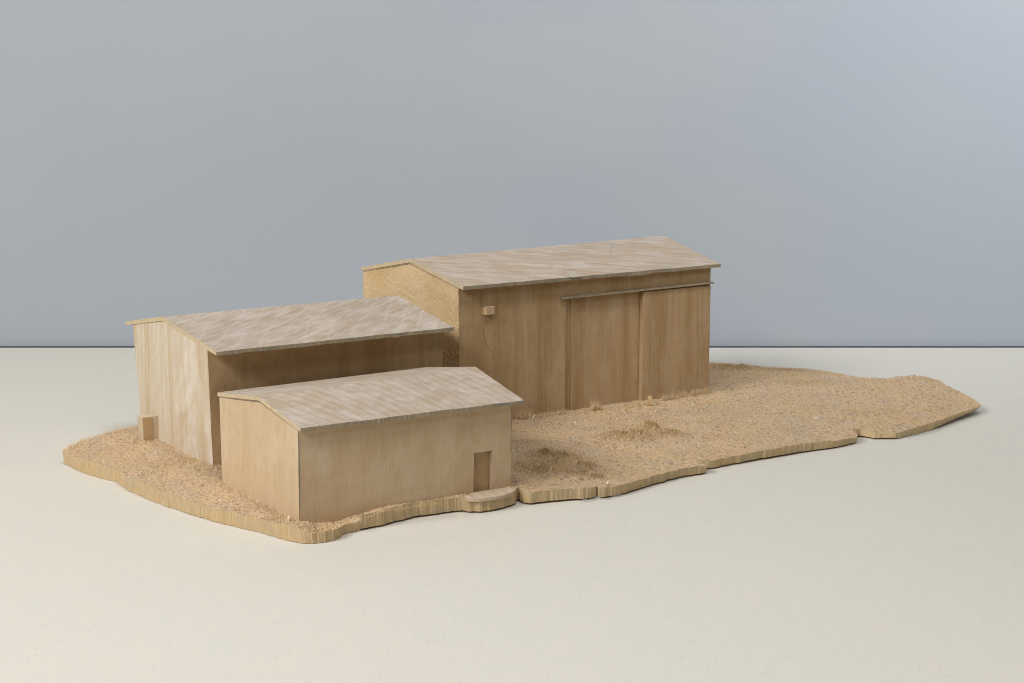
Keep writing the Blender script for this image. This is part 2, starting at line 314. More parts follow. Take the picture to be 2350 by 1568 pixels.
# ------------------------------------------------------------------ the three sheds: shape measured corner by corner
GRP = 'carved wooden model sheds on the rough wooden base'
class Shed:
    def __init__(s, name, label, Lt, At, Bt, zt, Lb, Ab, Bb, ridL, ridR, dzr, eL, eR, bk, verge, th):
        s.th = th
        s.Lt, s.At, s.Bt = at(*Lt, zt), at(*At, zt), at(*Bt, zt)
        s.Lb, s.Ab, s.Bb = at(*Lb), at(*Ab), at(*Bb)
        s.Db = s.Lb + (s.Bb-s.Ab); s.Dt = s.Lt + (s.Bt-s.At)
        d = s.Bt-s.At; ang = math.atan2(d.y, d.x)
        s.root = empty(name, (s.Ab.x, s.Ab.y, s.Ab.z), ang, label, 'model shed', GRP)
        s.inv = (Matrix.Translation(s.Ab) @ Matrix.Rotation(ang, 4, 'Z')).inverted()
        up = Vector((0, 0, 1)); g = (s.Lt-s.At).normalized(); ng = g.cross(up)
        u = d.normalized(); v = Vector((-u.y, u.x, 0)); edge = s.At-u*verge       # the roof overhangs the gable by verge
        s.rl = on_plane(*ridL, edge, ng); s.rr = at(*ridR, s.rl.z+dzr)
        s.el = on_plane(*eL, edge, ng); s.er = on_plane(*eR, s.el, v)
        s.bl = on_plane(*bk, edge, ng); s.br = s.bl + (s.rr-s.rl)
        s.br.z = s.bl.z+dzr*0.3
        def pz(p, n): return lambda x, y: p.z-(n.x*(x-p.x)+n.y*(y-p.y))/n.z
        f1 = pz(s.rl, (s.rr-s.rl).cross(s.el-s.rl)); f2 = pz(s.rl, (s.rr-s.rl).cross(s.bl-s.rl))
        s.roofz = lambda x, y: min(f1(x, y), f2(x, y))
        def lift(p): return Vector((p.x, p.y, s.roofz(p.x, p.y)-th*0.55))
        def crest(a, b): return max((lift(a.lerp(b, k/200)) for k in range(201)), key=lambda v: v.z)
        s.gl, s.gr = crest(s.At, s.Lt), crest(s.Bt, s.Dt)
        s.Lt, s.At, s.Bt, s.Dt = lift(s.Lt), lift(s.At), lift(s.Bt), lift(s.Dt)
    def loc(s, p): return s.inv @ Vector(p)

def grid(bm, P, nu, nv, fn, mi=0, smooth=False):
    """bilinear patch P = (p00, p10, p11, p01), each vertex pushed by fn"""
    vs = []
    for j in range(nv+1):
        row = []
        for i in range(nu+1):
            u, v = i/nu, j/nv
            p = P[0]*(1-u)*(1-v)+P[1]*u*(1-v)+P[2]*u*v+P[3]*(1-u)*v
            row.append(bm.verts.new(p+fn(p)))
        vs.append(row)
    for j in range(nv):
        for i in range(nu):
            f = bm.faces.new((vs[j][i], vs[j][i+1], vs[j+1][i+1], vs[j+1][i])); f.material_index = mi; f.smooth = smooth
def bl(P, u, v): return P[0]*(1-u)*(1-v)+P[1]*u*(1-v)+P[2]*u*v+P[3]*(1-u)*v
def finish(bm, name, mats, parent, weld=1e-5):
    bmesh.ops.remove_doubles(bm, verts=bm.verts[:], dist=weld); bmesh.ops.recalc_face_normals(bm, faces=bm.faces[:])
    me = bpy.data.meshes.new(name); bm.to_mesh(me); bm.free(); return link(name, me, mats, parent)

def walls(s, mats, opening=None, depth=0.0, gable_mi=0, amp=0.00025, rough=0.0, name='wall'):
    """body of a shed, gables up to the roof; opening=(u0,u1,v0,v1) recessed in the long front"""
    bm = bmesh.new()
    q = [s.loc(p) for p in (s.Ab, s.Bb, s.Bt, s.At)]          # front
    b = [s.loc(p) for p in (s.Lb, s.Db, s.Dt, s.Lt)]          # back
    dn = Vector((0, 0, -0.009))
    for arr in (q, b): arr[0] = arr[0]+dn; arr[1] = arr[1]+dn
    sd = s.Ab.x*50
    fn = lambda p: wob(p, 28, amp*2.2, sd)+wob(p, 160, amp*0.7, sd)
    fr = lambda p: fn(p)+wob(p, 700, rough, sd)+wob(p, 260, rough*0.8, sd)
    if opening:
        u0, u1, v0, v1 = opening
        us = [0, u0, u1, 1]; vs_ = [0, v0, v1, 1]
        for i in range(3):
            for j in range(3):
                if us[i+1]-us[i] < 1e-4 or vs_[j+1]-vs_[j] < 1e-4: continue
                P = [bl(q, us[i], vs_[j]), bl(q, us[i+1], vs_[j]), bl(q, us[i+1], vs_[j+1]), bl(q, us[i], vs_[j+1])]
                if i == 1 and j == 1:
                    O = [p+Vector((0, depth, 0)) for p in P]
                    grid(bm, O, 8, 12, fn, 0)
                    for k in range(4):
                        a_, b_ = k, (k+1) % 4
                        grid(bm, [P[a_], P[b_], O[b_], O[a_]], 8 if k % 2 == 0 else 12, 1, fn, 0)
                else:
                    nu = {0: 12, 1: 8, 2: 10}[i]; nv = {0: 1, 1: 12, 2: 6}[j]
                    grid(bm, P, nu, nv, fn, 0)
    else: grid(bm, q, 40, 14, fn, 0)
    grid(bm, b, 10, 6, fn, 0)
    rl, rr = s.loc(s.gl), s.loc(s.gr)
    def gable(a0, a1, t0, t1, r, mi, f, keepx):
        fr_ = (t0-r).length/((t0-r).length+(t1-r).length)
        n = 70 if rough else 16
        mid_b = a0.lerp(a1, fr_); rg = r
        grid(bm, [a0, mid_b, rg, t0], n, n, f, mi); grid(bm, [mid_b, a1, t1, rg], n, n, f, mi)
    gable(q[0], b[0], q[3], b[3], rl, gable_mi, fr if rough else fn, 0)
    gable(q[1], b[1], q[2], b[2], rr, 0, fn, 1)
    return finish(bm, name, mats, s.root)

def roof(s, mats, sd, chips=()):
    bm = bmesh.new(); N = 90
    el, er, rl, rr, blk, brk = [s.loc(p) for p in (s.el, s.er, s.rl, s.rr, s.bl, s.br)]
    down = Vector((0, 0, -s.th))
    def line(a, b, t): return a.lerp(b, t)
    prof = []
    for i in range(N+1):
        t = i/N
        e, r, k = line(el, er, t), line(rl, rr, t), line(blk, brk, t)
        outn = Vector((0, -1, 0))
        e = e + outn*(0.0006*noise.noise(Vector((t*22, sd, 0)))+0.0003*noise.noise(Vector((t*90, sd, 3)))) + Vector((0, 0, 0.0003*noise.noise(Vector((t*9, sd, 9)))))
        thk = s.th*(0.9+0.13*noise.noise(Vector((t*12, sd, 5)))+0.09*noise.noise(Vector((t*70, sd, 7))))
        for c0, c1, dz in chips:
            if c0 <= t <= c1: e = e+Vector((0, dz*0.5, 0)); thk += abs(dz)
        row = []
        for m in range(7): row.append(e.lerp(r, m/6)+wob(e.lerp(r, m/6), 60, 0.0003, sd))
        for m in range(1, 7): row.append(r.lerp(k, m/6)+wob(r.lerp(k, m/6), 60, 0.0003, sd))
        low = [p+down for p in reversed(row)]
        low[-1] = row[0]-Vector((0, 0, thk))+Vector((0, 0.0003, 0))
        prof.append([bm.verts.new(p) for p in row+low])
    K = len(prof[0])
    for i in range(N):
        for m in range(K):
            n = (m+1) % K
            f = bm.faces.new((prof[i][m], prof[i+1][m], prof[i+1][n], prof[i][n]))
            f.material_index = 0 if m < 12 else (1 if m in (K-1, 12) else 2)
    for i in (0, N):       # gable ends as quads between top and underside
        p = prof[i]
        for m in range(12):
            f = bm.faces.new((p[m], p[m+1], p[K-2-m], p[K-1-m])); f.material_index = 2
    return finish(bm, 'roof', mats, s.root, 1e-7)

def strip_tube(pts, r, name, mat, parent, taper=True):
    bm = bmesh.new(); rings = []
    for i, p in enumerate(pts):
        rr = r*(1 if not taper else math.sin(math.pi*(0.08+0.84*i/(len(pts)-1))))
        rings.append([bm.verts.new(Vector(p)+Vector((math.cos(a)*rr, math.sin(a)*rr*0.6, math.sin(a)*rr*0.8))) for a in (0, 1.26, 2.51, 3.77, 5.03)])
    for a, b in zip(rings, rings[1:]):
        for k in range(5): bm.faces.new((a[k], a[(k+1) % 5], b[(k+1) % 5], b[k]))
    bm.faces.new(rings[0]); bm.faces.new(rings[-1]); return finish(bm, name, mat, parent, 1e-8)

def obox(name, o_, ax, ay, az, mat, parent, seed=0, amp=0.00012, bev=0.0002):
    """box from a corner and three edge vectors, hand-cut"""
    bm = bmesh.new(); vs = {}
    for i in (0, 1):
        for j in (0, 1):
            for k in (0, 1): vs[i, j, k] = bm.verts.new(o_+ax*i+ay*j+az*k)
    for f in (((0,0,0),(1,0,0),(1,1,0),(0,1,0)), ((0,0,1),(0,1,1),(1,1,1),(1,0,1)), ((0,0,0),(0,0,1),(1,0,1),(1,0,0)),
              ((0,1,0),(1,1,0),(1,1,1),(0,1,1)), ((0,0,0),(0,1,0),(0,1,1),(0,0,1)), ((1,0,0),(1,0,1),(1,1,1),(1,1,0))):
        bm.faces.new([vs[k] for k in f])
    bmesh.ops.recalc_face_normals(bm, faces=bm.faces[:])
    if bev: bmesh.ops.bevel(bm, geom=bm.edges[:], offset=bev, segments=1, affect='EDGES')
    bmesh.ops.subdivide_edges(bm, edges=bm.edges[:], cuts=3, use_grid_fill=True)
    for v in bm.verts: v.co += wob(v.co, 120, amp, seed)
    return finish(bm, name, mat, parent, 1e-7)

# --- small front shed
sm = Shed('carved_shed', 'small pale wooden shed in front with one narrow doorway', (503,914), (684.5,995), (1176,935), 0.086,
          (511,1111,0.0135), (686,1196,0.014), (1171,1116,0.0138), (594,911), (1091,842), 0.004, (689,983), (1203,919), (499,901), 0.0010, 0.0033)
def uv(P, x, y, s):        # (u,v) of a pixel on the front wall of shed s
    n = (s.Bb-s.Ab).cross(s.At-s.Ab); p = on_plane(x, y, s.Ab, n); q = s.loc(p)
    a, b, c, d = [s.loc(k) for k in (s.Ab, s.Bb, s.Bt, s.At)]; a = a+Vector((0,0,-0.009)); b = b+Vector((0,0,-0.009))
    u = v = 0.5
    for _ in range(12):
        lo, hi = a.lerp(b, u), d.lerp(c, u); v = (q.z-lo.z)/(hi.z-lo.z)
        l, r = a.lerp(d, v), b.lerp(c, v); u = (q.x-l.x)/(r.x-l.x)
    return u, v
u0, v1 = uv(0, 1083, 1038, sm); u1, _ = uv(0, 1125, 1032, sm); _, v0 = uv(0, 1082, 1131, sm)
walls(sm, [M_small], (u0, u1, 0.0, v1), 0.0056)
roof(sm, [R_small, E_roof, E_gable], 1.3, ((0.33, 0.36, -0.0008), (0.44, 0.47, -0.0006), (0.49, 0.55, 0.0005)))
q = [sm.loc(p) for p in (sm.Ab, sm.Bb, sm.Bt, sm.At)]; q[0] += Vector((0,0,-.009)); q[1] += Vector((0,0,-.009))
dl = bl(q, u0+0.001, 0.0); dr = bl(q, u1-0.004, 0.0); dt = bl(q, u0+0.001, v1-0.006)
obox('door', dl+Vector((0, 0.0047, 0)), dr-dl, Vector((0, 0.0012, 0)), dt-dl, M_door, sm.root, 3, 0.00006, 0.0001)

for pb, pt, e in ((sm.Ab, sm.At, Vector((0.0006, -0.0002, 0))), (sm.Bb, sm.Bt, Vector((-0.0006, -0.0002, 0)))):
    strip_tube([sm.loc(pb.lerp(pt, k))+e+Vector((0, 0, 0))+wob(sm.loc(pb.lerp(pt, k)), 28, 0.00025*2.2, sm.Ab.x*50) for k in np.linspace(0.02, 0.97, 14)], 0.00042, 'corner_gap', M_pencil, sm.root)
# --- middle shed
md = Shed('carved_shed', 'middle-sized wooden shed behind the small one, long wall in deep shadow', (305.5,749), (476,818), (1016,768), 0.119,
          (327,991,0.0142), (489,1071,0.0148), (1015,1012,0.0155), (371,727), (912,678), 0.005, (497,808), (1041,751), (288,738), 0.0010, 0.0040)
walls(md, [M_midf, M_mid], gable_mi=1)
roof(md, [R_mid, E_roof, E_gable], 4.7, ((0.55, 0.57, 0.0004), (0.73, 0.76, -0.0004)))
a = md.loc(at(329, 1014, 0.0140)); g = (md.loc(md.Lb)-md.loc(md.Ab)).normalized()
blk = obox('side_block', a+Vector((0, 0, -0.003)), Vector((0.016, 0, 0)), Vector((g.x*0.0125, g.y*0.0125, 0)), Vector((-0.0004, 0, 0.0275)), M_block, md.root, 5)
fc = obox('block_face', a+Vector((0.0006, -0.0006, -0.003)), Vector((0.0092, 0, 0)), Vector((0, 0.0005, 0)), Vector((-0.0004, 0, 0.0268)), M_ochre, blk, 8, 0.00008, 0.0001)

# --- tall rear shed
bg_ = Shed('carved_shed', 'tallest wooden shed at the back with sliding doors under a rail', (833,626), (1052.5,667), (1631,618), 0.156,
           (836,921,0.016), (1055,978,0.0158), (1624.5,897,0.0168), (940,594), (1525,541), 0.005, (1063,658), (1655,606), (829,613.5), 0.0012, 0.0040)
u0b, v1b = uv(0, 1299, 684, bg_); u1b, _ = uv(0, 1475, 668, bg_); u2b, v2b = uv(0, 1476, 668, bg_); _, v3b = uv(0, 1630, 652, bg_)
walls(bg_, [M_big, M_gend], (u0b, u1b+0.002, 0.0, (v1b+v2b)/2), 0.0046, 1, rough=0.00035)
roof(bg_, [R_big, E_roof, E_gable], 8.1, ((0.165, 0.172, -0.0008), (0.31, 0.318, 0.0006), (0.60, 0.64, -0.0008), (0.65, 0.70, -0.0010), (0.80, 0.81, -0.0009)))
q = [bg_.loc(p) for p in (bg_.Ab, bg_.Bb, bg_.Bt, bg_.At)]; q[0] += Vector((0,0,-.009)); q[1] += Vector((0,0,-.009))
vm = (v1b+v2b)/2
p0, p1, p2 = bl(q, u0b+0.028, 0.0), bl(q, u1b, 0.0), bl(q, u0b+0.028, vm)
obox('sliding_door', p0+Vector((0, 0.0036, 0)), p1-p0, Vector((0, 0.0008, 0)), p2-p0-Vector((0, 0, 0.0004)), M_door, bg_.root, 3, 0.00008, 0.0001)
p0, p1, p2 = bl(q, u1b+0.0005, 0.0), bl(q, 0.997, 0.0), bl(q, u1b, v2b-0.006)
ob = obox('sliding_door', p0+Vector((0, -0.0024, 0)), p1-p0, Vector((0, 0.0062, 0)), Vector(((p2-p0).x, (p2-p0).y, (p2-p0).z)), M_door, bg_.root, 6, 0.00008, 0.00015)
# rail
n = (bg_.Bb-bg_.Ab).cross(bg_.At-bg_.Ab)
r0 = bg_.loc(on_plane(1286, 686.5, bg_.Ab, n)); r1 = bg_.loc(on_plane(1635, 650.5, bg_.Ab, n)); up = Vector((0, 0, 1))
rail = obox('door_rail', r0+Vector((0, -0.0036, 0)), r1-r0, Vector((0, 0.0048, 0)), up*0.0010, E_rail, bg_.root, 2, 0.00025, 0.0001)
obox('rail_lip', r0+Vector((0.0002, -0.0026, 0.0010)), r1-r0, Vector((0, 0.0038, 0)), up*0.0009, E_rail, rail, 5, 0.0002, 0.0001)
# wall box with mounting plate
w0 = bg_.loc(on_plane(1109.5, 722.5, bg_.Ab, n))
wb = obox('wall_box', w0+Vector((0.0001, -0.0052, 0.0002)), Vector((0.0102, 0, 0.0004)), Vector((0, 0.0050, 0)), Vector((0, 0, 0.0080)), M_small, bg_.root, 2, 0.00008, 0.0001)
obox('mounting_plate', w0+Vector((-0.0016, -0.0008, 0.0002)), Vector((0.0034, 0, 0)), Vector((0, 0.0014, 0)), Vector((0, 0, 0.0068)), M_ochre, wb, 4, 0.00006, 0.0001)
pts = [(1107,729),(1108,745),(1108.6,756),(1111,775),(1114,786),(1118,795),(1123,801),(1128,805),(1132,813),(1136.7,823.5),(1141,838),(1144,856)]
strip_tube([bg_.loc(on_plane(x, y, bg_.Ab, n))+Vector((0, 0.0000, 0)) for x, y in pts], 0.00028, 'wall_crack', M_crack, bg_.root)
strip_tube([bg_.loc(on_plane(x, y, bg_.Ab, n)) for x, y in ((1104,671),(1104.5,684),(1105,694),(1106.5,706))], 0.0003, 'wall_crack', M_crack, bg_.root)
for x, ya, yb in ((1384, 676, 0), (1307, 690, 700),(1225,668,700)):
    if yb: strip_tube([bg_.loc(on_plane(x, y, bg_.Ab, n))+Vector((0, 0.0, 0)) for y in np.linspace(ya-2 if x > 1230 else ya-8, yb, 4)], 0.00018, 'wall_crack', M_crack, bg_.root)
for sh in (sm, bg_):
    u_ = (sh.Bt-sh.At).normalized(); P_ = []
    for a_, b_ in ((sh.At, sh.gl), (sh.gl, sh.Lt)):
        for k in np.linspace(0.01, 0.99, 12):
            p = a_.lerp(b_, k); P_.append(sh.loc(Vector((p.x, p.y, sh.roofz(p.x, p.y)-sh.th*1.30))-u_*0.0006))
    strip_tube(P_, 0.00032, 'verge_gap', M_pencil, sh.root)
rn = (bg_.rr-bg_.rl).cross(bg_.el-bg_.rl)
for line_ in ([(1404,556),(1403,566),(1401,578),(1400,592)], [(1306,572),(1306,585)], [(1289,622),(1310,619),(1330,617)]):
    strip_tube([bg_.loc(on_plane(x, y, bg_.rl, rn))+Vector((0, 0, 0.0)) for x, y in line_], 0.00017, 'roof_crack', M_pencil if line_[0][0] != 1289 else M_crack, bg_.root)
qq = [bg_.loc(on_plane(x, y, bg_.rl, rn))+Vector((0, 0, 0.0003)) for x, y in ((1297,624),(1317,623),(1335,635),(1312,637))]
qd = [p-Vector((0, 0, 0.0006)) for p in qq]
mesh('roof_pale_patch', qq+qd, [(0,1,2,3),(7,6,5,4)]+[(i,(i+1)%4,4+(i+1)%4,4+i) for i in range(4)], [plain('pale_discoloured_wood', (0.50, 0.44, 0.36))], bg_.root)  # pale discoloured patch of the roof, laid on as a thin plate
SHEDS = (sm, md, bg_)

# ------------------------------------------------------------------ the carved base
root = empty('landscape_model', (at(1200, 1060, 0).x, at(1200, 1060, 0).y, 0), 0,
             'long irregular slab of gouged wood with rough fibrous top, lying under the three sheds', 'model landscape')
RO = root.location.copy()
ctl_xy = [Vector((p.x, p.y)) for p in ctl]
line = []; zs = []
for i, p in enumerate(ctl_xy):
    qn = ctl_xy[(i+1) % len(ctl_xy)]; L = (qn-p).length; k = max(1, int(L/0.0012))
    za, zb = ctl[i].z, ctl[(i+1) % len(ctl)].z
    for j in range(k):
        t = j/k; c = p.lerp(qn, t); nrm = Vector(((qn-p).y, -(qn-p).x)).normalized()
        jit = 0.0011*noise.noise(Vector((c.x*170, c.y*170, 1)))+0.00055*noise.noise(Vector((c.x*620, c.y*620, 4)))+0.0018*noise.noise(Vector((c.x*45, c.y*45, 9)))
        line.append(c+nrm*jit*min(1.0, L/0.004)); zs.append(za*(1-t)+zb*t)
npoly = len(line)
PX = np.array([p.x for p in line]); PY = np.array([p.y for p in line])
def inside(X, Y):
    X = np.asarray(X); Y = np.asarray(Y); r = np.zeros(X.shape, bool); j = npoly-1
    for i in range(npoly):
        if PY[i] != PY[j]:
            c = ((PY[i] > Y) != (PY[j] > Y)) & (X < (PX[j]-PX[i])*(Y-PY[i])/(PY[j]-PY[i])+PX[i]); r ^= c
        j = i
    return r
def edge_dist(X, Y, step=2):
    d = np.full(X.shape, 9.0)
    for i in range(0, npoly, step): d = np.minimum(d, (X-PX[i])**2+(Y-PY[i])**2)
    return np.sqrt(d)
SP = 0.00165
gx, gy = np.meshgrid(np.arange(PX.min(), PX.max(), SP), np.arange(PY.min(), PY.max(), SP))
gx = gx.ravel()+rng.uniform(-.35, .35, gx.size)*SP; gy = gy.ravel()+rng.uniform(-.35, .35, gy.size)*SP
ok = inside(gx, gy); gx, gy = gx[ok], gy[ok]
ed = edge_dist(gx, gy); ok = ed > 0.0009; gx, gy, ed = gx[ok], gy[ok], ed[ok]
allxy = line+[Vector((x, y)) for x, y in zip(gx, gy)]
vco, _, fcs, ov, _, _ = geometry.delaunay_2d_cdt(allxy, [(i, (i+1) % npoly) for i in range(npoly)], [], 1, 1e-7)
vx = np.array([v.x for v in vco]); vy = np.array([v.y for v in vco])
def micro(x, y, tr=0.0):
    p = Vector((x, y, 0))
    rg = min(1, max(0, 0.5+1.1*noise.noise(p*26+Vector((3, 1, 8)))))
    a = noise.noise(p*100); b = noise.noise(p*250+Vector((0, 0, 5)))
    return 0.0009*a*(0.4+rg)+0.0009*b*(0.15+rg)+0.0013*noise.noise(p*34+Vector((7, 7, 7)))+tr*(0.0030*b+0.0034*a)
vz = terr(vx, vy)
orig = [min(l) if l else -1 for l in ov]
for i in range(len(vco)):
    if 0 <= orig[i] < npoly: vz[i] = zs[orig[i]] + 0.0011*noise.noise(Vector((vx[i]*240, vy[i]*240, 0)))
ein = edge_dist(vx, vy); vt = torn_shade(vx, vy)
for i in range(len(vco)):
    if not (0 <= orig[i] < npoly): vz[i] += micro(vx[i], vy[i], vt[i])*min(1.0, ein[i]/0.004)
vs = [(vx[i]-RO.x, vy[i]-RO.y, vz[i]) for i in range(len(vco))]
fs = [tuple(f) for f in fcs]
ring = [-1]*npoly
for i, o_ in enumerate(orig):
    if 0 <= o_ < npoly: ring[o_] = i
ring = [r for r in ring if r >= 0]
mi = [0]*len(fs); nlow = len(vs); R_ = len(ring)
def under(x, y):       # the slab is slightly warped: the right tip and parts of the front lift off the table
    z = 0.0003+0.0006*max(0, noise.noise(Vector((x*14, y*14, 2))))
    if x > 0.43: z += 0.0052*min(1, (x-0.43)/0.08)**1.3
    if -0.125 < x < 0.40 and y < 1.60: z += 0.0013
    return z
cxp = np.mean(PX); cyp = np.mean(PY)
for lev in (0.5, 0.0):
    for r in ring:
        x, y, z = vx[r], vy[r], vz[r]; zu = under(x, y)
        ins = (0.0004 if lev else 0.0010) + (0.002 if (lev == 0 and x > 0.45) else 0)
        dx, dy = cxp-x, cyp-y; dl_ = math.hypot(dx, dy)
        h = zu+(z-zu)*lev
        k = ins+0.0003*noise.noise(Vector((x*400, y*400, h*200)))
        vs.append((x+dx/dl_*k-RO.x, y+dy/dl_*k-RO.y, h))
for lev in range(2):
    up_i = (lambda k: ring[k]) if lev == 0 else (lambda k: nlow+k)
    for k in range(R_):
        n_ = (k+1) % R_; lo_ = nlow+lev*R_
        fs.append((up_i(k), up_i(n_), lo_+n_, lo_+k)); mi.append(1)
fs.append(tuple(nlow+R_+k for k in range(R_))); mi.append(1)
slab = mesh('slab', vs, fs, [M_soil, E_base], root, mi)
at_ = slab.data.attributes.new('torn_shade', 'FLOAT', 'POINT'); at_.data.foreach_set('value', np.concatenate([vt, np.zeros(len(vs)-len(vt))]).astype(np.float32))
bm = bmesh.new(); bm.from_mesh(slab.data); bmesh.ops.recalc_face_normals(bm, faces=bm.faces[:]); bm.to_mesh(slab.data); bm.free()

# fibres raised by the gouge all over the top
def in_shed(X, Y, pad=0.0):
    m = np.zeros(X.shape, bool)
    for s in SHEDS:
        q = [s.Ab, s.Bb, s.Db, s.Lb]; k = np.ones(X.shape, bool)
        for i in range(4):
            a_, b_ = q[i], q[(i+1) % 4]; L = math.hypot(b_.x-a_.x, b_.y-a_.y)
            k &= ((b_.x-a_.x)*(Y-a_.y)-(b_.y-a_.y)*(X-a_.x))/L > -pad
        m |= k
    return m
def slivers(name, X, Y, Z, ln, wd_, lean, mat, parent, azim=None, tone=None):
    n = len(X); a = rng.uniform(0, 2*np.pi, n) if azim is None else azim
    d = np.stack([np.cos(a)*np.sin(lean), np.sin(a)*np.sin(lean), np.cos(lean)], 1)
    s1 = np.stack([-np.sin(a), np.cos(a), np.zeros(n)], 1); s2 = np.cross(d, s1)
    b = np.stack([X, Y, Z], 1)
    w = wd_[:, None]
    v = np.empty((n, 4, 3)); v[:, 0] = b+s1*w; v[:, 1] = b-s1*w*0.5+s2*w*0.87; v[:, 2] = b-s1*w*0.5-s2*w*0.87
    v[:, 3] = b+d*ln[:, None]+rng.normal(0, 1, (n, 3))*ln[:, None]*0.12
    f = np.array([[0, 1, 3], [1, 2, 3], [2, 0, 3]])[None]+np.arange(n)[:, None, None]*4
    me = bpy.data.meshes.new(name); me.vertices.add(n*4); me.vertices.foreach_set('co', v.ravel())
    me.loops.add(n*9); me.loops.foreach_set('vertex_index', f.ravel().astype(np.int32))
    me.polygons.add(n*3); me.polygons.foreach_set('loop_start', np.arange(0, n*9, 3, dtype=np.int32))
    me.update(calc_edges=True); me.validate()
    tt = np.repeat(torn_shade(X+RO.x, Y+RO.y) if tone is None else np.full(n, tone), 4)
    me.attributes.new('torn_shade', 'FLOAT', 'POINT').data.foreach_set('value', tt.astype(np.float32))
    return link(name, me, mat, parent)
N = 470000
X = rng.uniform(PX.min(), PX.max(), N); Y = rng.uniform(PY.min(), PY.max(), N)
ok = inside(X, Y) & ~in_shed(X, Y); X, Y = X[ok], Y[ok]
ed = edge_dist(X, Y); 
dens = np.array([0.5+0.5*noise.noise(Vector((x*24, y*24, 11))) for x, y in zip(X, Y)])
keep = rng.uniform(0, 1, len(X)) < np.clip(dens*1.9-0.35+torn_shade(X, Y), 0.10, 1)*np.where(ed < 0.0025, 0.25, 1.0); X, Y, dens, ed = X[keep], Y[keep], dens[keep], ed[keep]
Z = terr(X, Y)
tr = torn_shade(X, Y)
Z = Z+np.array([micro(x, y, q_) for x, y, q_ in zip(X, Y, tr)])*np.minimum(1, ed/0.004)-0.0003
ln = (rng.gamma(2.0, 0.00042, len(X))+0.00035)*(0.5+1.0*dens)+tr*rng.uniform(0.0004, 0.0034, len(X))
lean = np.where(rng.uniform(0, 1, len(X)) < np.maximum(tr*1.3, 0.35), rng.uniform(0.0, 0.8, len(X)), rng.uniform(0.5, 1.5, len(X)))
nap = slivers('fibre_nap', X-RO.x, Y-RO.y, Z, ln, rng.gamma(2.0, 0.00013, len(X))+0.00007, lean, M_fibre, root); nap['kind'] = 'stuff'

# tall brush-like fibres in the torn hollows
X = rng.uniform(PX.min(), PX.max(), 900000); Y = rng.uniform(PY.min(), PY.max(), 900000); q_ = torn_shade(X, Y)
k = (rng.uniform(0, 1, len(X)) < q_**1.6) & (q_ > 0.12); X, Y, q_ = X[k], Y[k], q_[k]
k = inside(X, Y) & ~in_shed(X, Y); X, Y, q_ = X[k], Y[k], q_[k]
clump = np.array([0.5+0.8*noise.noise(Vector((x*260, y*260, 3))) for x, y in zip(X, Y)]); k = rng.uniform(0, 1, len(X)) < clump*1.15; X, Y, q_ = X[k], Y[k], q_[k]
Z = terr(X, Y)+np.array([micro(x, y, w_) for x, y, w_ in zip(X, Y, q_)])-0.0004
slivers('torn_fibres', X-RO.x, Y-RO.y, Z, rng.uniform(0.0010, 0.0042, len(X))*(0.35+0.65*q_), rng.uniform(0.00008, 0.0002, len(X)), rng.uniform(0.0, 0.55, len(X)), M_fibre, root)['kind'] = 'stuff'
# standing fibres: along the foot of walls and along the rear rim
def fringe(name, pts, n, h, spread, label=None, lean=(0.02, 0.35), off=0.0, w=(0.00012, 0.00026), tone=0.75):
    P = [at(x, y, 0.0155)+Vector((0.53, -0.85, 0))*off for x, y in pts]; xs, ys = [], []
    for _ in range(n):
        t = random.random()*(len(P)-1); i = int(t); p = P[i].lerp(P[min(i+1, len(P)-1)], t-i)
        xs.append(p.x+random.gauss(0, spread)); ys.append(p.y+random.gauss(0, spread))
    xs = np.array(xs); ys = np.array(ys); k = ~in_shed(xs, ys); xs, ys = xs[k], ys[k]
    if len(xs) < 3: return
    zz = terr(xs, ys)-0.0006
    o = slivers(name, xs-RO.x, ys-RO.y, zz, rng.uniform(0.35, 1, len(xs))*h, rng.uniform(w[0], w[1], len(xs)), rng.uniform(lean[0], lean[1], len(xs)), M_fibre, root, tone=tone)
    if label: o['label'] = label
    return o
fringe('splinter_tuft', [(1354,944),(1362,943),(1374,942)], 110, 0.0145, 0.0013, 'tallest tuft of splinters in front of the sliding door', (0.1, 0.5), 0.003, w=(0.0002, 0.0004))
fringe('splinter_tuft', [(1185,961),(1200,959),(1218,957)], 220, 0.0125, 0.0015, 'tuft of splinters between the small shed roof and the tall wall', off=0.003, w=(0.00018, 0.00034))
fringe('splinter_tuft', [(1225,957),(1260,953),(1298,948)], 420, 0.0070, 0.0014, off=0.0025, w=(0.00016, 0.0003))
fringe('splinter_tuft', [(1518,921),(1550,916)], 260, 0.0085, 0.0012, off=0.0025, w=(0.00018, 0.00034))
fringe('splinter_tuft', [(1556,914),(1574,912)], 120, 0.0100, 0.0012, off=0.0025, w=(0.00018, 0.00034))
fringe('splinter_tuft', [(1582,909),(1600,906),(1626,903)], 460, 0.0090, 0.0015, off=0.0025, w=(0.00018, 0.00034))
fringe('splinter_fringe', [(1305,952),(1400,941),(1500,926),(1630,902)], 900, 0.0036, 0.0012, off=0.002)
fringe('splinter_fringe', [(344,1016),(400,1040),(489,1073)], 700, 0.0032, 0.0018)
fringe('splinter_fringe', [(512,1113),(600,1160),(686,1199)], 900, 0.0032, 0.0016)
fringe('splinter_fringe', [(690,1200),(800,1181),(1000,1151)], 520, 0.0022, 0.0010)
fringe('splinter_fringe', [(1390,1004),(1420,1006),(1462,1000)], 420, 0.0040, 0.0022)
fringe('splinter_fringe', [(1470,985),(1490,975),(1515,983),(1545,995)], 650, 0.0042, 0.0035)
fringe('splinter_fringe', [(1225,1040),(1290,1035),(1345,1055)], 700, 0.0038, 0.0040)
